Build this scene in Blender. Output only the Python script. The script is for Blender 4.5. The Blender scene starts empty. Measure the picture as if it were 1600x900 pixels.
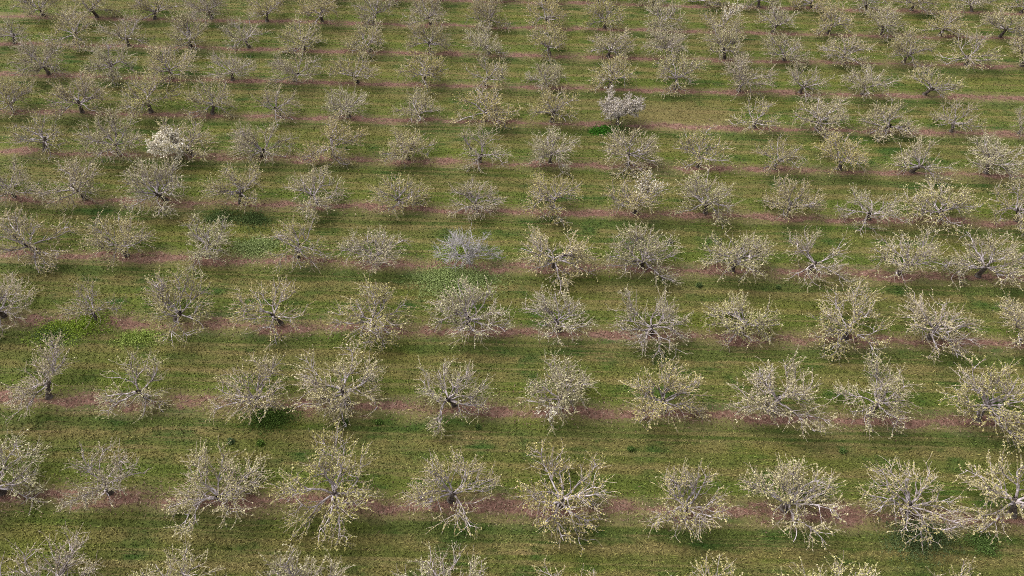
import bpy, math, random
import numpy as np

SC = bpy.context.scene
COL = SC.collection
R = math.radians

# ------------------------------------------------------------------ camera
CAM_H, PITCH, ROLL, YAW = 29.77, 0.78304, 0.0198, 0.00612
cam_data = bpy.data.cameras.new('camera')
cam = bpy.data.objects.new('camera', cam_data)
COL.objects.link(cam)
cam_data.sensor_width = 36.0
cam_data.lens = 36.0 * 1150 / 1600
cam_data.clip_start = 0.5
cam_data.clip_end = 3000.0
from mathutils import Matrix, Vector
cam.matrix_world = (Matrix.Translation((0, 0, CAM_H)) @ Matrix.Rotation(YAW, 4, 'Z')
                    @ Matrix.Rotation(math.pi / 2 - PITCH, 4, 'X') @ Matrix.Rotation(ROLL, 4, 'Z'))
SC.camera = cam

# ------------------------------------------------------------------ light: thin overcast, soft sun from the left
SUN_EL, SUN_AZ = R(52), R(-62)          # azimuth measured from +Y (away from camera) towards +X
SUN_STRENGTH, SUN_ANGLE, SKY_STRENGTH = 1.4, 60.0, 0.135
world = bpy.data.worlds.new('World')
SC.world = world
world.use_nodes = True
wn, wl = world.node_tree.nodes, world.node_tree.links
wn.clear()
w_out = wn.new('ShaderNodeOutputWorld')
w_bg = wn.new('ShaderNodeBackground')
w_sky = wn.new('ShaderNodeTexSky')
w_sky.sky_type = 'NISHITA'
w_sky.sun_disc = False
w_sky.sun_elevation = SUN_EL
w_sky.sun_rotation = SUN_AZ
w_sky.dust_density = 4.0
w_sky.ozone_density = 0.6
w_hs = wn.new('ShaderNodeHueSaturation')
w_hs.inputs['Saturation'].default_value = 0.12
wl.new(w_sky.outputs[0], w_hs.inputs['Color'])
wl.new(w_hs.outputs[0], w_bg.inputs['Color'])
w_bg.inputs['Strength'].default_value = SKY_STRENGTH
wl.new(w_bg.outputs[0], w_out.inputs['Surface'])

sun_data = bpy.data.lights.new('sun', 'SUN')
sun_data.energy = SUN_STRENGTH
sun_data.angle = R(SUN_ANGLE)
sun_data.color = (1.0, 0.925, 0.79)
sun = bpy.data.objects.new('sun', sun_data)
COL.objects.link(sun)
to_sun = Vector((math.sin(SUN_AZ) * math.cos(SUN_EL), math.cos(SUN_AZ) * math.cos(SUN_EL), math.sin(SUN_EL)))
sun.rotation_euler = to_sun.to_track_quat('Z', 'Y').to_euler()
sun.location = to_sun * 80

SC.view_settings.view_transform = 'Standard'
SC.view_settings.look = 'None'
SC.view_settings.exposure = 0.83
SC.view_settings.gamma = 1.0
SC.view_settings.use_curve_mapping = False
SC.cycles.use_denoising = False
SC.cycles.filter_width = 0.85
SC.cycles.max_bounces = 5
SC.cycles.diffuse_bounces = 3
SC.cycles.transparent_max_bounces = 4

# ------------------------------------------------------------------ layout (metres; x along the rows, y away from the camera)
ROW0, PITCH_ROW = 11.192, 5.1811        # y of the first row, distance between rows
ROWS = [
    (1, 11.19, [(-17.80, 1.00, 'g'), (-12.80, 1.00, 'n'), (-7.77, 1.05, 'n'), (-2.66, 1.00, 'g'), (2.33, 0.92, 's'), (7.56, 0.90, 'n'), (12.62, 1.02, 'n'), (17.55, 1.00, 's')]),
    (2, 16.37, [(-22.52, 1.05, 'n'), (-17.76, 0.86, 's'), (-12.64, 1.05, 'n'), (-7.72, 1.10, 'n'), (-2.63, 1.00, 'g'), (2.13, 1.05, 'g'), (7.62, 0.92, 'g'), (12.12, 1.08, 'n'), (17.57, 1.00, 'g'), (22.20, 1.12, 'n')]),
    (3, 21.55, [(-22.86, 0.98, 's'), (-18.13, 0.93, 's'), (-12.72, 0.93, 'g'), (-8.23, 1.12, 'n'), (-2.86, 0.91, 'g'), (2.32, 0.92, 'n'), (7.42, 0.98, 'n'), (12.74, 1.12, 'n'), (17.65, 1.00, 'g'), (22.80, 1.12, 'n')]),
    (4, 26.74, [(-27.79, 0.95, 'n'), (-22.69, 0.75, 's'), (-18.36, 1.05, 'n'), (-12.72, 1.00, 's'), (-7.63, 1.05, 'n'), (-2.55, 1.08, 'g'), (2.42, 0.92, 's'), (7.38, 1.03, 'g'), (12.30, 1.00, 'n'), (17.91, 1.12, 'n'), (22.41, 1.05, 'g'), (27.18, 0.98, 'n')]),
    (5, 31.92, [(-28.23, 1.10, 'n'), (-23.08, 0.95, 'n'), (-18.32, 0.90, 'n'), (-12.95, 0.95, 's'), (-8.20, 0.92, 'g'), (-2.80, 0.92, 'd'), (2.28, 1.15, 'n'), (7.44, 1.08, 'n'), (12.77, 1.05, 'n'), (17.35, 0.98, 's'), (22.60, 1.05, 'g'), (27.29, 1.12, 'n')]),
    (6, 37.10, [(-32.43, 0.90, 'n'), (-27.83, 1.05, 'n'), (-22.59, 1.08, 'n'), (-17.76, 1.00, 'n'), (-12.76, 1.00, 'n'), (-7.49, 0.95, 'n'), (-2.67, 0.85, 'g'), (2.26, 0.98, 'n'), (7.52, 1.08, 'n'), (12.08, 1.03, 'n'), (17.21, 0.90, 'n'), (22.50, 1.00, 's'), (27.04, 1.10, 'n'), (31.99, 0.90, 'n')]),
    (7, 42.28, [(-32.79, 1.05, 's'), (-27.62, 1.05, 'n'), (-22.55, 1.05, 'n'), (-17.79, 1.00, 'n'), (-12.81, 1.05, 'n'), (-7.62, 0.90, 'n'), (-2.69, 0.95, 's'), (2.18, 0.92, 'n'), (7.54, 1.05, 'n'), (12.41, 1.00, 's'), (17.67, 0.82, 's'), (22.22, 0.95, 'n'), (27.17, 1.05, 's'), (32.28, 1.05, 'n')]),
    (8, 47.46, [(-37.62, 0.95, 'n'), (-32.46, 1.10, 'n'), (-27.44, 1.15, 'n'), (-22.82, 0.90, 'n'), (-17.76, 0.85, 's'), (-12.67, 0.98, 'n'), (-7.43, 0.85, 'n'), (-2.67, 1.12, 'n'), (2.41, 0.95, 'n'), (7.25, 0.80, 'w'), (17.36, 0.85, 's'), (22.05, 1.05, 'n'), (27.11, 1.05, 'n'), (31.98, 0.85, 's'), (36.90, 0.55, 's')]),
    (9, 52.64, [(-37.46, 1.05, 'n'), (-32.57, 1.05, 'n'), (-27.68, 1.00, 'n'), (-22.79, 0.90, 'g'), (-17.86, 1.00, 'n'), (-12.87, 0.95, 'n'), (-7.49, 0.98, 'n'), (-2.72, 0.85, 's'), (2.10, 0.85, 'n'), (7.07, 1.00, 'n'), (12.28, 1.05, 'n'), (17.29, 1.08, 'n'), (22.10, 0.95, 's'), (27.00, 1.00, 's'), (32.00, 0.98, 's')]),
    (10, 57.82, [(-42.70, 0.80, 's'), (-37.72, 1.10, 'n'), (-33.06, 1.00, 's'), (-27.81, 1.10, 'n'), (-22.94, 0.98, 's'), (-18.23, 0.98, 'n'), (-12.67, 1.00, 'n'), (-7.65, 0.98, 'n'), (-2.74, 0.95, 'n'), (2.44, 0.90, 'n'), (7.34, 1.00, 'n'), (12.35, 1.00, 'n'), (17.13, 1.08, 'n'), (22.13, 1.00, 'n'), (27.13, 1.05, 'g'), (32.18, 1.00, 'n'), (37.33, 1.08, 's'), (42.04, 1.00, 'n')]),
    (11, 63.00, [(-42.71, 1.00, 'n'), (-37.95, 1.08, 'n'), (-32.72, 1.00, 'n'), (-27.68, 1.02, 'n'), (-22.69, 0.95, 'n'), (-17.83, 1.05, 'n'), (-13.08, 1.00, 'n'), (-8.10, 1.02, 'n'), (-3.08, 1.02, 'n'), (2.52, 1.02, 'n'), (7.43, 1.00, 'n'), (12.62, 1.05, 'n'), (17.46, 1.00, 'n'), (22.36, 0.95, 's'), (27.31, 1.00, 'n'), (32.03, 1.02, 'n'), (37.21, 1.02, 'n'), (42.60, 1.05, 'n')]),
    (12, 68.18, [(-22.76, 1.00, 'n'), (-17.76, 1.00, 'n'), (-12.76, 1.00, 'n'), (-7.76, 1.00, 'n'), (-2.76, 1.00, 'n'), (2.24, 1.00, 'n'), (7.24, 1.00, 'n'), (12.24, 1.00, 'n'), (17.24, 1.00, 'n'), (22.24, 1.00, 'n'), (27.24, 1.00, 'n'), (32.24, 1.00, 'n'), (36.60, 1.10, 'n'), (42.24, 1.00, 'n'), (46.80, 1.00, 'n')]),
]
WEEDS = [
    (-23.79, 26.07, 1.30, 'y', 'bright lime-green weed patch in front of the sparse grey tree near the left edge'),
    (-20.02, 25.60, 0.62, 'y', 'faint pale-green weed patch between the bright lime patch and the tree to its right'),
    (-3.49, 30.80, 1.45, 'y', 'widest pale-green weed patch, on the grass in front of the bare grey tree'),
    (-4.00, 32.66, 0.75, 'y', 'small bright-green weed tuft behind the foot of the bare grey tree'),
    (-15.31, 32.95, 1.10, 'y', 'pale-green weed patch between trees on the left of the fifth row'),
    (6.04, 46.39, 0.80, 'm', 'deep-green weed clump in front of the lavender-white blossoming tree by the gap'),
    (-18.71, 35.49, 0.88, 'd', 'left one of two dark-green weed clumps behind the fifth row of trees'),
    (-16.61, 35.44, 0.80, 'd', 'right one of two dark-green weed clumps behind the fifth row of trees'),
    (-12.05, 20.43, 0.86, 'd', 'dark-green weed clump in front of the small grey-limbed tree of the third row'),
    (17.74, 15.32, 1.00, 'd', 'dark-green weed clump at the front foot of a second-row tree, right side'),
    (-24.47, 25.59, 0.74, 'd', 'dark-green weed clump touching the left side of the bright lime weed patch'),
    (-6.41, 20.41, 0.43, 'd', 'small dark weed tuft, right one of a pair below the dense third-row tree'),
    (-7.78, 20.45, 0.49, 'd', 'small dark weed tuft, left one of a pair below the dense third-row tree'),
    (-1.47, 20.27, 0.25, 'd', 'tiny dark weed tuft on open grass near the middle of the alley'),
    (5.58, 19.29, 0.27, 'd', 'tiny dark weed tuft on the grass behind the seventh tree of the second row'),
    (9.64, 34.20, 0.36, 'd', 'small dark weed tuft on the grass right of the eighth fifth-row tree'),
    (10.73, 30.28, 0.41, 'd', 'small dark weed tuft, left one of two between the fourth and fifth rows'),
    (15.09, 30.48, 0.37, 'd', 'small dark weed tuft, right one of two between the fourth and fifth rows'),
    (-13.07, 19.14, 0.36, 'd', 'small dark weed tuft, left of two behind the third tree of the second row'),
    (-11.90, 19.17, 0.36, 'd', 'small dark weed tuft, right of two behind the third tree of the second row'),
    (15.45, 19.51, 0.37, 'd', 'small dark weed tuft on the dark grass between second and third rows, right side'),
    (20.21, 15.03, 0.55, 'd', 'dark weed tuft near the bottom right corner of the orchard'),
]

# ------------------------------------------------------------------ node helpers
class NT:
    def __init__(self, tree):
        self.t, self.n, self.l = tree, tree.nodes, tree.links
    def val(self, sock, v):
        if isinstance(v, bpy.types.NodeSocket):
            self.l.new(v, sock)
        elif isinstance(v, (tuple, list)) and len(v) == 3 and sock.type == 'RGBA':
            sock.default_value = (*v, 1)
        else:
            sock.default_value = v
    def math(self, op, a, b=0.0, c=0.0, clamp=False):
        n = self.n.new('ShaderNodeMath'); n.operation = op; n.use_clamp = clamp
        for s, v in zip(n.inputs, (a, b, c)): self.val(s, v)
        return n.outputs[0]
    def noise(self, vec, scale, detail=2.0, rough=0.5):
        n = self.n.new('ShaderNodeTexNoise')
        self.l.new(vec, n.inputs['Vector'])
        n.inputs['Scale'].default_value = scale
        n.inputs['Detail'].default_value = detail
        n.inputs['Roughness'].default_value = rough
        return n.outputs['Fac']
    def scaled(self, vec, s, off=(0, 0, 0)):
        n = self.n.new('ShaderNodeMapping')
        self.l.new(vec, n.inputs['Vector'])
        n.inputs['Scale'].default_value = s
        n.inputs['Location'].default_value = off
        return n.outputs[0]
    def mix(self, fac, a, b, mode='MIX'):
        n = self.n.new('ShaderNodeMix'); n.data_type = 'RGBA'; n.blend_type = mode
        self.val(n.inputs['Factor'], fac); self.val(n.inputs['A'], a); self.val(n.inputs['B'], b)
        return n.outputs['Result']
    def ramp(self, fac, stops, interp='LINEAR'):
        n = self.n.new('ShaderNodeValToRGB'); cr = n.color_ramp; cr.interpolation = interp
        while len(cr.elements) < len(stops): cr.elements.new(0.5)
        for e, (p, c) in zip(cr.elements, stops):
            e.position = p; e.color = (*c, 1) if len(c) == 3 else c
        self.val(n.inputs['Fac'], fac)
        return n.outputs['Color']
    def step(self, x, lo, hi):
        n = self.n.new('ShaderNodeMapRange'); n.interpolation_type = 'SMOOTHSTEP'
        self.val(n.inputs['Value'], x)
        n.inputs['From Min'].default_value = lo; n.inputs['From Max'].default_value = hi
        return n.outputs['Result']

def new_mat(name, rough=0.9):
    m = bpy.data.materials.new(name); m.use_nodes = True
    nt = NT(m.node_tree)
    bs = nt.n['Principled BSDF']
    bs.inputs['Roughness'].default_value = rough
    bs.inputs['Specular IOR Level'].default_value = 0.15
    return m, nt, bs

# the orchard floor as one colour function of the place: bare red-brown earth under
# each row, green verges, drier wheel tracks along the alleys
def make_floor_group():
    g = bpy.data.node_groups.new('orchard_floor', 'ShaderNodeTree')
    g.interface.new_socket('Color', in_out='OUTPUT', socket_type='NodeSocketColor')
    g.interface.new_socket('Bare', in_out='OUTPUT', socket_type='NodeSocketFloat')
    g.interface.new_socket('Bump', in_out='OUTPUT', socket_type='NodeSocketFloat')
    nt = NT(g)
    out = nt.n.new('NodeGroupOutput')
    geo = nt.n.new('ShaderNodeNewGeometry')
    P = geo.outputs['Position']
    sep = nt.n.new('ShaderNodeSeparateXYZ'); nt.l.new(P, sep.inputs[0])
    X, Y = sep.outputs[0], sep.outputs[1]
    wob = nt.math('SUBTRACT', nt.noise(nt.scaled(P, (0.28, 0.5, 0)), 1.0, 3), 0.5)
    wob2 = nt.math('SUBTRACT', nt.noise(P, 2.4, 4, 0.65), 0.5)
    # u: distance in front of the row behind (0 at a row, growing towards the camera), in row spacings
    ywob = nt.math('ADD', Y, nt.math('MULTIPLY_ADD', wob, 1.1, nt.math('MULTIPLY', wob2, 0.5)))
    u = nt.math('FRACT', nt.math('DIVIDE', nt.math('SUBTRACT', ROW0 + 40 * PITCH_ROW, ywob), PITCH_ROW))
    dist = nt.math('MULTIPLY', nt.math('ABSOLUTE', nt.math('SUBTRACT', nt.math('FRACT', nt.math('ADD', u, 0.46)), 0.5)), PITCH_ROW)
    big = nt.noise(nt.scaled(P, (0.10, 0.16, 0), (3, 7, 0)), 1.0, 3)
    med = nt.noise(nt.scaled(P, (0.55, 0.9, 0), (11, 2, 0)), 1.0, 4, 0.6)
    fine = nt.noise(P, 9.0, 5, 0.75)
    grain = nt.noise(P, 26.0, 3, 0.7)
    streak = nt.noise(nt.scaled(P, (0.16, 4.5, 0)), 1.0, 3, 0.6)
    grass = nt.ramp(u, [
        (0.00, (0.125, 0.105, 0.042)), (0.12, (0.112, 0.108, 0.036)), (0.19, (0.068, 0.088, 0.023)),
        (0.33, (0.070, 0.088, 0.023)), (0.37, (0.145, 0.122, 0.050)), (0.42, (0.132, 0.116, 0.044)),
        (0.46, (0.090, 0.098, 0.027)), (0.57, (0.086, 0.098, 0.025)), (0.61, (0.140, 0.120, 0.046)), (0.66, (0.126, 0.114, 0.040)),
        (0.70, (0.080, 0.104, 0.022)), (0.88, (0.086, 0.112, 0.021)), (1.00, (0.124, 0.108, 0.040))])
    # the bands come and go along and between the alleys
    fade = nt.step(nt.noise(nt.scaled(P, (0.07, 0.17, 0), (23, 5, 0)), 1.0, 3, 0.6), 0.34, 0.66)
    grass = nt.mix(nt.math('MULTIPLY', fade, 0.35), grass, (0.098, 0.104, 0.030))
    # lush and dry patches
    lush = nt.step(nt.math('ADD', nt.math('MULTIPLY', med, 0.75), nt.math('MULTIPLY', big, 0.35)), 0.52, 0.74)
    grass = nt.mix(nt.math('MULTIPLY', lush, 0.95), grass, (0.030, 0.066, 0.013))
    dry = nt.step(nt.math('ADD', nt.math('MULTIPLY', streak, 0.6), nt.math('MULTIPLY', nt.noise(nt.scaled(P, (0.3, 0.6, 0), (5, 31, 0)), 1.0, 4), 0.5)), 0.56, 0.74)
    grass = nt.mix(nt.math('MULTIPLY', dry, 0.75), grass, (0.180, 0.134, 0.070))
    lines = nt.step(nt.noise(nt.scaled(P, (0.05, 2.6, 0), (4, 1, 0)), 1.0, 2), 0.50, 0.68)
    grass = nt.mix(nt.math('MULTIPLY', lines, 0.62), grass, (0.165, 0.136, 0.062))
    # worn patch where a tree is missing
    wx = nt.math('DIVIDE', nt.math('SUBTRACT', X, 12.3), 4.6); wy = nt.math('DIVIDE', nt.math('SUBTRACT', Y, 48.4), 2.1)
    worn = nt.math('SUBTRACT', 1.0, nt.step(nt.math('ADD', nt.math('MULTIPLY_ADD', wx, wx, nt.math('MULTIPLY', wy, wy)), nt.math('MULTIPLY', wob, 1.2)), 0.35, 1.1))
    grass = nt.mix(nt.math('MULTIPLY', worn, 0.7), grass, (0.150, 0.118, 0.055))
    yel = nt.step(nt.noise(nt.scaled(P, (0.13, 0.30, 0), (17, 9, 0)), 1.0, 3), 0.50, 0.70)
    grass = nt.mix(nt.math('MULTIPLY', yel, 0.28), grass, (0.125, 0.138, 0.018))
    grass = nt.mix(1.0, grass, (1.0, 1.0, 0.90), 'MULTIPLY')
    # earth
    earth = nt.ramp(nt.noise(P, 3.0, 5, 0.7), [(0.30, (0.098, 0.050, 0.041)), (0.50, (0.172, 0.090, 0.074)), (0.68, (0.265, 0.160, 0.134))])
    cover = nt.noise(nt.scaled(P, (0.45, 1.1, 0), (2, 19, 0)), 1.0, 4, 0.62)
    edge = nt.math('ADD', dist, nt.math('MULTIPLY', nt.math('SUBTRACT', cover, 0.5), 1.9))
    edge = nt.math('ADD', edge, nt.math('MULTIPLY', nt.math('SUBTRACT', fine, 0.5), 0.9))
    bare = nt.math('SUBTRACT', 1.0, nt.step(edge, 0.07, 0.38))
    straw = nt.math('MULTIPLY', nt.math('SUBTRACT', 1.0, nt.step(edge, 0.45, 0.90)), 0.28)
    grass = nt.mix(straw, grass, (0.185, 0.150, 0.085))
    tone = nt.math('MULTIPLY_ADD', fine, 1.8, 0.12)
    tone = nt.math('MULTIPLY', tone, nt.math('MULTIPLY_ADD', grain, 1.7, 0.15))
    tone = nt.math('MULTIPLY', tone, nt.math('MULTIPLY_ADD', big, 0.5, 0.75))
    comb = nt.n.new('ShaderNodeCombineColor')
    for s in comb.inputs: nt.l.new(tone, s)
    c = nt.mix(nt.math('MULTIPLY', bare, 0.92), grass, earth)
    c = nt.mix(1.0, c, comb.outputs[0], 'MULTIPLY')
    nt.l.new(c, out.inputs['Color'])
    nt.l.new(bare, out.inputs['Bare'])
    nt.l.new(nt.math('MULTIPLY_ADD', fine, 0.6, nt.math('MULTIPLY', grain, 0.5)), out.inputs['Bump'])
    return g

FLOOR = make_floor_group()

def floor_mat(name):
    m, nt, bs = new_mat(name, 0.95)
    gn = nt.n.new('ShaderNodeGroup'); gn.node_tree = FLOOR
    nt.l.new(gn.outputs['Color'], bs.inputs['Base Color'])
    b = nt.n.new('ShaderNodeBump'); b.inputs['Strength'].default_value = 0.7; b.inputs['Distance'].default_value = 0.06
    nt.l.new(gn.outputs['Bump'], b.inputs['Height'])
    nt.l.new(b.outputs[0], bs.inputs['Normal'])
    return m

M_GROUND = floor_mat('orchard_ground')

def blade_mat():
    m, nt, bs = new_mat('grass_blades', 0.8)
    gn = nt.n.new('ShaderNodeGroup'); gn.node_tree = FLOOR
    at = nt.n.new('ShaderNodeAttribute'); at.attribute_name = 'tint'
    k = nt.math('MULTIPLY_ADD', nt.math('POWER', at.outputs['Fac'], 1.6), 1.3, 0.80)
    comb = nt.n.new('ShaderNodeCombineColor')
    for s in comb.inputs: nt.l.new(k, s)
    nt.l.new(nt.mix(1.0, gn.outputs['Color'], comb.outputs[0], 'MULTIPLY'), bs.inputs['Base Color'])
    return m

def bark_mat(name, dark, mid, light, scale=6.0):
    m, nt, bs = new_mat(name, 0.85)
    tc = nt.n.new('ShaderNodeTexCoord'); oi = nt.n.new('ShaderNodeObjectInfo')
    n = nt.noise(tc.outputs['Object'], scale, 4, 0.65)
    c = nt.ramp(n, [(0.32, dark), (0.48, mid), (0.66, light)])
    hs = nt.n.new('ShaderNodeHueSaturation')
    nt.l.new(c, hs.inputs['Color'])
    nt.l.new(nt.math('MULTIPLY_ADD', oi.outputs['Random'], 0.35, 0.82), hs.inputs['Value'])
    nt.l.new(hs.outputs[0], bs.inputs['Base Color'])
    b = nt.n.new('ShaderNodeBump'); b.inputs['Strength'].default_value = 0.6; b.inputs['Distance'].default_value = 0.02
    nt.l.new(nt.noise(tc.outputs['Object'], 25, 3), b.inputs['Height'])
    nt.l.new(b.outputs[0], bs.inputs['Normal'])
    return m

M_TRUNK = bark_mat('trunk_bark', (0.035, 0.026, 0.020), (0.085, 0.068, 0.058), (0.20, 0.175, 0.165))
M_LIMB = bark_mat('lichened_bark', (0.10, 0.080, 0.072), (0.29, 0.248, 0.250), (0.60, 0.54, 0.58))
M_TWIG = bark_mat('young_twig_bark', (0.21, 0.165, 0.13), (0.375, 0.31, 0.25), (0.52, 0.45, 0.375), 9.0)
M_DEAD = bark_mat('bare_grey_bark', (0.21, 0.188, 0.185), (0.355, 0.328, 0.335), (0.52, 0.49, 0.515))

def leaf_mat(name, a, b, c, hue_var=0.02):
    m, nt, bs = new_mat(name, 0.75)
    at = nt.n.new('ShaderNodeAttribute'); at.attribute_name = 'tint'
    oi = nt.n.new('ShaderNodeObjectInfo')
    col = nt.ramp(at.outputs['Fac'], [(0.05, a), (0.5, b), (0.95, c)])
    hs = nt.n.new('ShaderNodeHueSaturation')
    nt.l.new(col, hs.inputs['Color'])
    nt.l.new(nt.math('MULTIPLY_ADD', oi.outputs['Random'], hue_var, 0.5 - hue_var * 0.5), hs.inputs['Hue'])
    nt.l.new(nt.math('MULTIPLY_ADD', nt.math('FRACT', nt.math('MULTIPLY', oi.outputs['Random'], 7.13)), 0.4, 0.75), hs.inputs['Saturation'])
    nt.l.new(nt.math('MULTIPLY_ADD', nt.math('FRACT', nt.math('MULTIPLY', oi.outputs['Random'], 13.7)), 0.24, 0.88), hs.inputs['Value'])
    nt.l.new(hs.outputs[0], bs.inputs['Base Color'])
    return m

M_BUD = leaf_mat('bud_clusters', (0.25, 0.232, 0.075), (0.465, 0.418, 0.19), (0.67, 0.605, 0.39))
M_BLOSSOM = leaf_mat('white_blossom', (0.58, 0.52, 0.40), (0.77, 0.72, 0.62), (0.84, 0.80, 0.74), 0.0)
M_LAV = leaf_mat('lavender_blossom', (0.38, 0.33, 0.27), (0.59, 0.53, 0.48), (0.80, 0.75, 0.72), 0.0)
M_WEED = {
    'y': leaf_mat('lime_weeds', (0.14, 0.19, 0.030), (0.24, 0.32, 0.055), (0.36, 0.44, 0.12), 0.01),
    'm': leaf_mat('deep_green_weeds', (0.035, 0.11, 0.012), (0.055, 0.16, 0.022), (0.09, 0.21, 0.04), 0.01),
    'd': leaf_mat('dark_weeds', (0.050, 0.092, 0.018), (0.085, 0.138, 0.034), (0.14, 0.19, 0.06), 0.01),
}

# ------------------------------------------------------------------ mesh helpers
def np_mesh(name, verts, faces, mat, tint=None, smooth=False):
    """faces: (n,4) or (n,3) int array"""
    me = bpy.data.meshes.new(name)
    nv, (nf, k) = len(verts), faces.shape
    me.vertices.add(nv); me.vertices.foreach_set('co', np.ascontiguousarray(verts, np.float32).ravel())
    me.loops.add(nf * k); me.loops.foreach_set('vertex_index', np.ascontiguousarray(faces, np.int32).ravel())
    me.polygons.add(nf)
    me.polygons.foreach_set('loop_start', np.arange(0, nf * k, k, dtype=np.int32))
    if smooth: me.polygons.foreach_set('use_smooth', np.ones(nf, bool))
    me.update(calc_edges=True)
    if tint is not None:
        a = me.attributes.new('tint', 'FLOAT', 'FACE'); a.data.foreach_set('value', np.ascontiguousarray(tint, np.float32))
    me.materials.append(mat)
    return me

def link(name, me, parent=None):
    o = bpy.data.objects.new(name, me); COL.objects.link(o)
    if parent: o.parent = parent
    return o

def norm(v):
    return v / (np.linalg.norm(v, axis=-1, keepdims=True) + 1e-9)

def paths(rng, p0, d0, length, segs, wig, lift):
    """N branches grown at once: start, direction, length -> (N, segs+1, 3)"""
    n = len(p0); P = np.zeros((n, segs + 1, 3)); P[:, 0] = p0; d = norm(d0)
    step = (length / segs)[:, None]
    lift = np.broadcast_to(np.asarray(lift, float), (n,))
    for s in range(segs):
        d = norm(d + rng.normal(0, wig, (n, 3)) + np.stack([0 * lift, 0 * lift, lift], 1))
        P[:, s + 1] = P[:, s] + d * step
    return P

def tubes(P, r0, r1, k, flare=None):
    """(N,S,3) polylines with tapering radii -> verts, quads"""
    n, S, _ = P.shape
    t = np.gradient(P, axis=1); t = norm(t)
    ref = np.where(np.abs(t[..., 2:3]) > 0.9, np.array([1.0, 0, 0]), np.array([0, 0, 1.0]))
    ref = np.broadcast_to(ref[:, :1], t.shape)
    a = norm(np.cross(t, ref)); b = np.cross(t, a)
    f = np.linspace(0, 1, S)
    rad = (np.asarray(r0)[:, None] * (1 - f) + np.asarray(r1)[:, None] * f)
    if flare is not None: rad = rad * flare[None, :]
    ang = np.linspace(0, 2 * np.pi, k, endpoint=False)
    V = P[:, :, None] + rad[:, :, None, None] * (a[:, :, None] * np.cos(ang)[:, None] + b[:, :, None] * np.sin(ang)[:, None])
    idx = np.arange(n * S * k).reshape(n, S, k)
    nx = np.roll(idx, -1, 2)
    F = np.stack([idx[:, :-1], nx[:, :-1], nx[:, 1:], idx[:, 1:]], -1).reshape(-1, 4)
    return V.reshape(-1, 3), F

class Acc:
    def __init__(self): self.v, self.f, self.n = [], [], 0
    def add(self, vf):
        v, f = vf; self.v.append(v); self.f.append(f + self.n); self.n += len(v)
    def get(self): return np.concatenate(self.v), np.concatenate(self.f)

def tufts(rng, C, size, per, spread, base=None):
    """small leaf and petal faces gathered round each centre"""
    n = len(C)
    c = np.repeat(C, per, 0) + rng.normal(0, spread, (n * per, 3))
    a = norm(rng.normal(0, 1, (n * per, 3))); h = norm(rng.normal(0, 1, (n * per, 3)))
    b = norm(np.cross(a, h))
    s = (size * rng.uniform(0.6, 1.4, n * per))[:, None]
    V = np.stack([c - a * s, c + b * s * 0.62, c + a * s, c - b * s * 0.62], 1).reshape(-1, 3)
    F = np.arange(n * per * 4).reshape(-1, 4)
    tint = np.clip(np.repeat(rng.beta(1.6, 2.0, n) if base is None else base, per) * 0.7 + rng.uniform(0, 0.35, n * per), 0, 1)
    return V, F, tint

def rounded(V):
    """keep long limbs inside a rounded, pruned crown outline"""
    V = V.copy()
    r = np.linalg.norm(V[:, :2], axis=1)
    r2 = np.where(r > 1.95, 1.95 + (r - 1.95) * 0.62, r)
    V[:, :2] *= (r2 / np.maximum(r, 1e-6))[:, None]
    z = V[:, 2]
    V[:, 2] = np.where(z > 2.45, 2.45 + (z - 2.45) * 0.7, z)
    V[:, 2] = np.where(V[:, 2] < 0.25, 0.25 + (V[:, 2] - 0.25) * 0.2, V[:, 2])
    return V

# ------------------------------------------------------------------ one fruit tree
KIND = {  #      limbs, secondaries per m, twigs per m, clusters per m, cluster faces
    'n': dict(limbs=(8, 10), sec=5.6, twig=7.2, clus=12.0, grey=0.16),
    'g': dict(limbs=(7, 10), sec=5.5, twig=6.8, clus=8.5, grey=0.34),
    's': dict(limbs=(6, 8), sec=4.9, twig=6.2, clus=10.5, grey=0.30),
    'd': dict(limbs=(6, 7), sec=7.5, twig=7.5, clus=0.4, grey=1.0),
    'w': dict(limbs=(5, 6), sec=8.0, twig=9.0, clus=16.0, grey=0.12),
}

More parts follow.
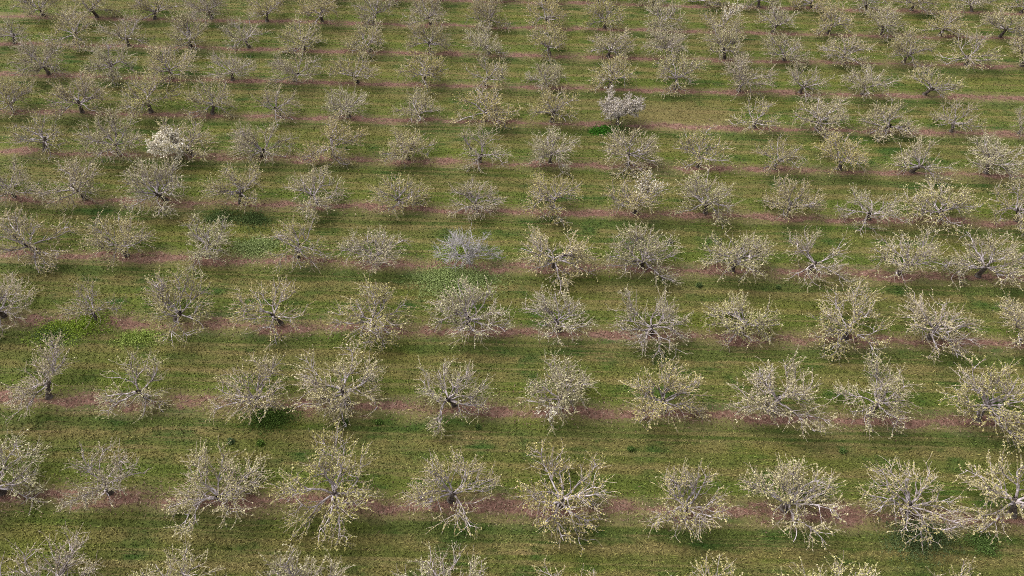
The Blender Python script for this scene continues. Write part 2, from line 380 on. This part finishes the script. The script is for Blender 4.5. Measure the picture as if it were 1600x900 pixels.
def build_tree(seed, kind, blossom=None):
    """an open vase of crooked limbs on a short trunk; about 4.3 m across at size 1.
    blossom: (x, y, z, radius, share) of the part of the crown in white flower"""
    rng = np.random.default_rng(seed)
    K = KIND[kind]
    root = bpy.data.objects.new('fruit_tree', None); COL.objects.link(root)
    root.empty_display_size = 0.3
    limb_mat = M_DEAD if kind == 'd' else M_LIMB
    # trunk
    hf = rng.uniform(0.50, 0.80)
    lean = np.clip(rng.normal(0, 0.15, 2), -0.28, 0.28)
    tp = np.array([[0, 0, -0.06], [0.02, 0, 0.08], [lean[0] * .25, lean[1] * .25, hf * .4],
                   [lean[0] * .6, lean[1] * .6, hf * .75], [lean[0], lean[1], hf], [lean[0] * 1.25, lean[1] * 1.25, hf + 0.16]])
    flare = np.array([1.65, 1.25, 1.0, 1.0, 1.12, 0.75])
    v, f = tubes(tp[None], [rng.uniform(0.10, 0.125)], [0.085], 10, flare)
    v = v + rng.normal(0, 0.006, v.shape)
    link('trunk', np_mesh('trunk', v, f, M_DEAD if kind == 'd' else M_TRUNK, smooth=True), root)
    nl = int(rng.integers(*K['limbs'])) + 1
    az0 = rng.uniform(0, 6.28)
    C, B = [], []
    for i in range(nl):
        acc = Acc()
        up = i == nl - 1 or (i == nl - 2 and rng.random() < 0.5)
        az = az0 + i * 2 * np.pi / max(1, nl - 1) + rng.normal(0, 0.20)
        el = R(rng.uniform(48, 68)) if up else (R(rng.uniform(2, 16)) if i % 2 else R(rng.uniform(20, 38)))
        ln = rng.uniform(1.2, 1.6) if up else rng.uniform(1.55, 1.95)
        start = tp[4] + (tp[3] - tp[4]) * rng.uniform(0, 0.6)
        start = start + np.array([0, 0, 0.10 if up else 0.0])
        d = np.array([np.cos(az) * np.cos(el), np.sin(az) * np.cos(el), np.sin(el)])
        lift = rng.uniform(-0.03, 0.06) if up else rng.uniform(-0.055, 0.075)
        segs = 14
        LP = paths(rng, start[None], d[None], np.array([ln]), segs, 0.155, lift)
        r0 = rng.uniform(0.036, 0.052)
        acc.add(tubes(LP, [r0], [0.013], 7))
        if rng.random() < 0.97:            # the limb forks
            k = int(rng.integers(2, 7))
            fd = norm(LP[:, k + 1] - LP[:, k])
            sd = norm(np.cross(fd, np.array([0, 0, 1.0]))) * rng.choice((-1, 1))
            bd = norm(fd + sd * rng.uniform(0.5, 0.9) + np.array([0, 0, rng.uniform(-0.1, 0.35)]))
            L2 = paths(rng, LP[:, k], bd, np.array([ln * rng.uniform(0.5, 0.75)]), segs, 0.155, lift + 0.02)
            acc.add(tubes(L2, [r0 * 0.62], [0.011], 6))
            LP = np.concatenate([LP, L2])
        # secondaries
        T = norm(np.gradient(LP, axis=1))
        S0, SD, SL = [], [], []
        for b in range(len(LP)):
            m = int(K['sec'] * ln * (1 if b == 0 else 0.65))
            t = np.sort(rng.uniform(0.16, 1.0, m)) * segs
            k = np.minimum(t.astype(int), segs - 1); fr = (t - k)[:, None]
            p = LP[b, k] * (1 - fr) + LP[b, k + 1] * fr
            side = norm(np.cross(T[b, k], np.array([0, 0, 1.0])))
            sg = np.where(rng.random(m) < 0.5, -1, 1)[:, None]
            rad = norm((p - np.array([lean[0], lean[1], hf])) * np.array([1, 1, 0.9]))
            dd = norm(T[b, k] * rng.uniform(0.1, 0.6, (m, 1)) + side * sg * rng.uniform(0.2, 0.9, (m, 1))
                      + rad * rng.uniform(0.1, 0.7, (m, 1)) + np.array([0, 0, 1.0]) * rng.normal(0.16, 0.42, (m, 1)))
            S0.append(p); SD.append(dd); SL.append(rng.uniform(0.45, 1.05, m) * (1.2 - 0.62 * t / segs))
        S0, SD, SL = np.concatenate(S0), np.concatenate(SD), np.concatenate(SL)
        SP = paths(rng, S0, SD, SL, 6, 0.15, rng.normal(0.0, 0.10, len(S0)))
        acc.add(tubes(SP, rng.uniform(0.012, 0.020, len(S0)), np.full(len(S0), 0.006), 5))
        # twigs on secondaries, plus upright shoots on the limb
        ST = norm(np.gradient(SP, axis=1))
        T0, TD, TL = [], [], []
        for b in range(len(SP)):
            m = max(2, int(K['twig'] * SL[b] + rng.random()))
            t = rng.uniform(0.2, 1.0, m) * 6
            k = np.minimum(t.astype(int), 5); fr = (t - k)[:, None]
            T0.append(SP[b, k] * (1 - fr) + SP[b, k + 1] * fr)
            q = T0[-1] - np.array([lean[0], lean[1], hf])
            TD.append(norm(ST[b, k] * 0.5 + norm(q) * 0.35 + rng.normal(0, 0.48, (m, 3)) + np.array([0, 0, 0.12])))
            TL.append(rng.uniform(0.18, 0.62, m))
        m = int(5 * ln)
        k = rng.integers(4, segs, m); b = rng.integers(0, len(LP), m)
        T0.append(LP[b, k]); TD.append(norm(rng.normal(0, 0.28, (m, 3)) + np.array([0, 0, 1.0]))); TL.append(rng.uniform(0.25, 0.75, m))
        T0, TD, TL = np.concatenate(T0), np.concatenate(TD), np.concatenate(TL)
        TP = paths(rng, T0, TD, TL, 4, 0.16, 0.03)
        n_old = sum(len(q) for q in acc.f)
        acc.add(tubes(TP, np.full(len(T0), 0.0090), np.full(len(T0), 0.0055), 3))
        V, F = acc.get(); V = rounded(V)
        lm = np_mesh('limb', V, F, limb_mat, smooth=True)
        if kind != 'd':
            lm.materials.append(M_TWIG)
            lm.polygons.foreach_set('material_index', (np.arange(len(F)) >= n_old).astype(np.int32))
        link('limb', lm, root)
        # bud clusters strung along twigs and the outer secondaries
        nb = rng.poisson(K['clus'] * TL)
        bi = np.repeat(np.arange(len(TL)), nb); t = rng.uniform(0.15, 1.02, len(bi)) * 4
        k = np.minimum(t.astype(int), 3); fr = (t - k)[:, None]
        C.append(TP[bi, k] * (1 - fr) + TP[bi, k + 1] * fr)
        B.append(np.clip(rng.beta(1.5, 1.9, len(TL))[bi] + rng.normal(0, 0.12, len(bi)), 0, 1))
        nb = rng.poisson(K['clus'] * 0.45 * SL)
        bi = np.repeat(np.arange(len(SL)), nb); t = rng.uniform(0.3, 1.0, len(bi)) * 6
        k = np.minimum(t.astype(int), 5); fr = (t - k)[:, None]
        C.append(SP[bi, k] * (1 - fr) + SP[bi, k + 1] * fr)
        B.append(np.clip(rng.beta(1.5, 1.9, len(SL))[bi] + rng.normal(0, 0.12, len(bi)), 0, 1))
    B = np.concatenate(B)
    C = rounded(np.concatenate(C))
    # whole branches stay grey and leafless: drop clusters in a few pockets
    ng = int(5 * K['grey'] + 1)
    if kind != 'd':
        for _ in range(ng):
            q = C[rng.integers(len(C))]
            kp = (np.linalg.norm(C - q, axis=1) > rng.uniform(0.3, 0.65)) | (rng.random(len(C)) < 0.2)
            C, B = C[kp], B[kp]
    if blossom is not None:
        bx, by, bz, br, share, thick = blossom
        inb = (np.linalg.norm(C - np.array([bx, by, bz]), axis=1) < br * rng.uniform(0.75, 1.1, len(C))) & (rng.random(len(C)) < share)
        v, f, t = tufts(rng, np.repeat(C[inb], thick, 0) + rng.normal(0, .018 * thick, (inb.sum() * thick, 3)), 0.036, 4, 0.024)
        link('blossom', np_mesh('blossom', v, f, M_LAV if kind == 'w' else M_BLOSSOM, t), root)
        C, B = C[~inb], B[~inb]
    v, f, t = tufts(rng, C, 0.0255, 3, 0.013, B)
    link('crown', np_mesh('crown', v, f, M_BUD, t), root)
    return root

def copy_tree(src):
    r = src.copy(); COL.objects.link(r)
    for ch in list(src.children):
        c = ch.copy(); COL.objects.link(c); c.parent = r
    return r

# trees with a look of their own: (row, place in row) -> blossom ball in the tree's own axes
SPECIAL = {
    (7, 2): (-1.05, -0.7, 1.0, 1.20, 0.80, 3), (3, 5): (-0.85, -1.0, 1.0, 0.70, 0.45, 2), (6, 8): (0.5, 0.4, 2.0, 0.95, 0.30, 1),
    (5, 9): (0.85, 0.5, 2.0, 0.38, 0.7, 2), (11, 12): (0.9, 0.2, 1.7, 1.0, 0.30, 1), (8, 9): (-0.2, 0, 1.6, 2.4, 0.65, 2),
}
ORD = ['first', 'second', 'third', 'fourth', 'fifth', 'sixth', 'seventh', 'eighth', 'ninth', 'tenth', 'eleventh', 'twelfth',
       'thirteenth', 'fourteenth', 'fifteenth', 'sixteenth', 'seventeenth', 'eighteenth']
ROWNAME = {1: 'front row cut off below', 2: 'second row from the front', 3: 'third row from the front', 4: 'fourth row from the front',
           5: 'fifth row from the front', 6: 'sixth row from the front', 7: 'sixth row from the back', 8: 'fifth row from the back',
           9: 'fourth row from the back', 10: 'third row from the back', 11: 'second row from the back', 12: 'backmost row at the top'}
OWN_LABEL = {
    (5, 5): 'bare silvery-grey fruit tree with almost no buds, above the widest pale weed patch',
    (7, 2): 'fruit tree with a big bright white patch of blossom on its left side',
    (8, 9): 'lavender-white blossoming fruit tree just left of the gap in its row',
    (8, 10): 'sparse fruit tree just right of the gap in its row',
    (3, 5): 'fruit tree with a spray of white blossom low on its left, third row from front',
    (6, 8): 'cream fruit tree with white blossom sprays along its top, sixth row from front',
    (5, 9): 'fruit tree with one small white blossom tuft at its upper right, fifth row',
    (11, 12): 'fruit tree with white blossom on its right half, second row from the back',
    (4, 1): 'small sparse grey fruit tree standing behind the bright lime weed patch',
    (8, 14): 'thin, nearly bare young fruit tree at the right end of its row',
    (5, 4): 'grey-limbed fruit tree next on the left of the bare silvery tree',
    (5, 6): 'broad cream-budded fruit tree next on the right of the bare silvery tree',
}
def look(k, t):
    size = 'broad' if k >= 1.05 else ('small' if k <= 0.86 else 'mid-sized')
    return size + {'n': ' cream-budded', 'g': ' grey-limbed', 's': ' sparse-crowned'}.get(t, '')

POOL = {'n': [build_tree(100 + i, 'n') for i in range(28)], 'g': [build_tree(300 + i, 'g') for i in range(9)],
        's': [build_tree(500 + i, 's') for i in range(11)], 'd': [build_tree(700, 'd')], 'w': []}
used = set()
rnd = random.Random(5)
last = {}
for row, y, trees in ROWS:
    for i, (x, k, t) in enumerate(trees):
        sp = SPECIAL.get((row, i))
        if sp or t == 'w':
            o = build_tree(900 + row * 20 + i, t, sp); rot, mir = 0.0, 1
        else:
            pool = POOL[t]
            cand = [p for p in pool if p not in used] or [p for p in pool if last.get(p, -9) < row - 1] or pool
            p = rnd.choice(cand); last[p] = row
            if p in used: o = copy_tree(p)
            else: o = p; used.add(p)
            rot, mir = rnd.uniform(0, 2 * math.pi), rnd.choice((1, -1))
        o.location = (x, y + rnd.uniform(-0.12, 0.12) + (0.22 if row == 1 else 0), 0.0)
        o.rotation_euler = (0, 0, rot)
        s = k * (1.22 if row == 1 else 1.17)
        o.scale = (s * mir, s, (0.35 + 0.65 * k) * rnd.uniform(0.98, 1.12) * (1.08 if row == 1 else 1))
        where = ORD[i] + ' from left' if i < len(trees) - 1 else 'last on the right'
        o['label'] = OWN_LABEL.get((row, i)) or '%s fruit tree, %s in the %s' % (look(k, t), where, ROWNAME[row])
        o['category'] = 'tree'
        o['group'] = 'fruit trees in the orchard rows'
for t in POOL:                                   # kinds drawn but never placed
    for p in POOL[t]:
        if p not in used:
            for ch in list(p.children): bpy.data.objects.remove(ch)
            bpy.data.objects.remove(p)

# ------------------------------------------------------------------ ground: one sheet to the horizon
def sheet(name, x0, x1, y0, y1, z, mat, nx=1, ny=1):
    xs, ys = np.linspace(x0, x1, nx + 1), np.linspace(y0, y1, ny + 1)
    V = np.array([(x, yy, z) for yy in ys for x in xs])
    i = np.arange((nx + 1) * (ny + 1)).reshape(ny + 1, nx + 1)
    F = np.stack([i[:-1, :-1], i[:-1, 1:], i[1:, 1:], i[1:, :-1]], -1).reshape(-1, 4)
    o = link(name, np_mesh(name, V, F, mat))
    o['kind'] = 'structure'
    return o
g = sheet('ground', -1500, 1500, -600, 2400, 0.0, M_GROUND)

# bare earth strip under each row: a ragged-edged sheet just above the ground
for r in range(1, 14):
    rng = np.random.default_rng(40 + r)
    yc = ROW0 + PITCH_ROW * (r - 1) - 0.2
    xs = np.arange(-62, 62.01, 0.4)
    n = len(xs)
    def ragged(a):
        q = np.zeros(n)
        for w in (25, 9, 3, 1):
            q += np.convolve(rng.normal(0, 1, n + 2 * w), np.ones(2 * w + 1) / (2 * w + 1) ** .5, 'valid') * a
        return q
    lo, hi = yc - 0.62 + ragged(0.06), yc + 0.62 + ragged(0.06)
    hi = np.maximum(hi, lo + 0.3)
    V = np.concatenate([np.stack([xs, lo, np.full(n, 0.004)], 1), np.stack([xs, hi, np.full(n, 0.004)], 1)])
    F = np.array([(j, j + 1, n + j + 1, n + j) for j in range(n - 1)])
    o = link('dirt_strip', np_mesh('dirt_strip', V, F, M_GROUND))
    o['kind'] = 'structure'

# short grass over the whole floor the photograph can see
rng = np.random.default_rng(8)
NB = 700000
gy = 11.0 + (78 - 11.0) * rng.random(NB) ** 1.15
half = 24 + (gy - 12) * 0.56
gx = rng.uniform(-1, 1, NB) * half
u = np.abs(((gy - ROW0 + 0.2) / PITCH_ROW + 0.5) % 1.0 - 0.5) * PITCH_ROW
keep = (u > 0.75 + rng.normal(0, 0.22, NB)) | (rng.random(NB) < 0.22)
gx, gy = gx[keep], gy[keep]; NB = len(gx)
a = rng.uniform(0, np.pi, NB); w = rng.uniform(0.012, 0.034, NB); hgt = rng.uniform(0.03, 0.12, NB)
ln = rng.normal(0, 0.085, (NB, 2))
V = np.stack([np.stack([gx - np.cos(a) * w, gy - np.sin(a) * w, np.zeros(NB)], 1),
              np.stack([gx + np.cos(a) * w, gy + np.sin(a) * w, np.zeros(NB)], 1),
              np.stack([gx + ln[:, 0], gy + ln[:, 1], hgt], 1)], 1).reshape(-1, 3)
o = link('grass', np_mesh('grass', V, np.arange(NB * 3).reshape(-1, 3), blade_mat(), rng.random(NB)))
o['kind'] = 'stuff'

# prunings, dead leaves and fallen petals on the bare strips
rng = np.random.default_rng(18)
NL = 60000
rr = rng.integers(1, 14, NL)
ly = ROW0 + PITCH_ROW * (rr - 1) - 0.15 + rng.normal(0, 0.40, NL)
lx = rng.uniform(-1, 1, NL) * (24 + (ly - 12) * 0.56)
a = rng.uniform(0, np.pi, NL); L = rng.uniform(0.015, 0.075, NL); w = rng.uniform(0.006, 0.02, NL)
dx, dy = np.cos(a), np.sin(a)
z0, z1 = rng.uniform(0.006, 0.02, NL), rng.uniform(0.006, 0.05, NL)
V = np.stack([np.stack([lx - dx * L - dy * w, ly - dy * L + dx * w, z0], 1), np.stack([lx - dx * L + dy * w, ly - dy * L - dx * w, z0], 1),
              np.stack([lx + dx * L + dy * w, ly + dy * L - dx * w, z1], 1), np.stack([lx + dx * L - dy * w, ly + dy * L + dx * w, z1], 1)], 1).reshape(-1, 3)
M_LITTER = leaf_mat('orchard_litter', (0.07, 0.042, 0.028), (0.17, 0.115, 0.078), (0.42, 0.33, 0.24), 0.0)
o = link('leaf_litter', np_mesh('leaf_litter', V, np.arange(NL * 4).reshape(-1, 4), M_LITTER, rng.beta(1.6, 2.2, NL)))
o['kind'] = 'stuff'

# ------------------------------------------------------------------ weeds standing out of the grass
for j, (x, y, r, t, lab) in enumerate(WEEDS):
    rng = np.random.default_rng(60 + j)
    lobes = [(rng.normal(0, r * .5), rng.normal(0, r * .22), rng.uniform(.35, .75)) for _ in range(5 if r > .5 else 1)]
    C = []
    for lx, ly, lr in lobes:
        n = int(760 * (r * lr) ** 2 + 45 + (45 if r < .5 else 0))
        q = rng.normal(0, 1, (n, 2)) * np.array([r * lr * .95, r * lr * .65]) * (1 if r > .5 else .25)
        hh = np.exp(-(q[:, 0] ** 2 + q[:, 1] ** 2) / (r * lr * .7) ** 2) * (0.07 + 0.10 * min(r, 1))
        C.append(np.stack([lx + q[:, 0], ly + q[:, 1], hh * rng.uniform(0.15, 1, n) + .02], 1))
    C = np.concatenate(C)
    v, f, tt = tufts(rng, C, 0.030, 7, 0.05)
    v[:, 2] = np.maximum(v[:, 2], 0.006)
    o = link('weed_patch', np_mesh('weed_patch', v, f, M_WEED[t], tt))
    me = o.data
    o.location = (x, y, 0)
    o['label'] = lab; o['category'] = 'weeds'; o['group'] = 'weed patches in the grass'
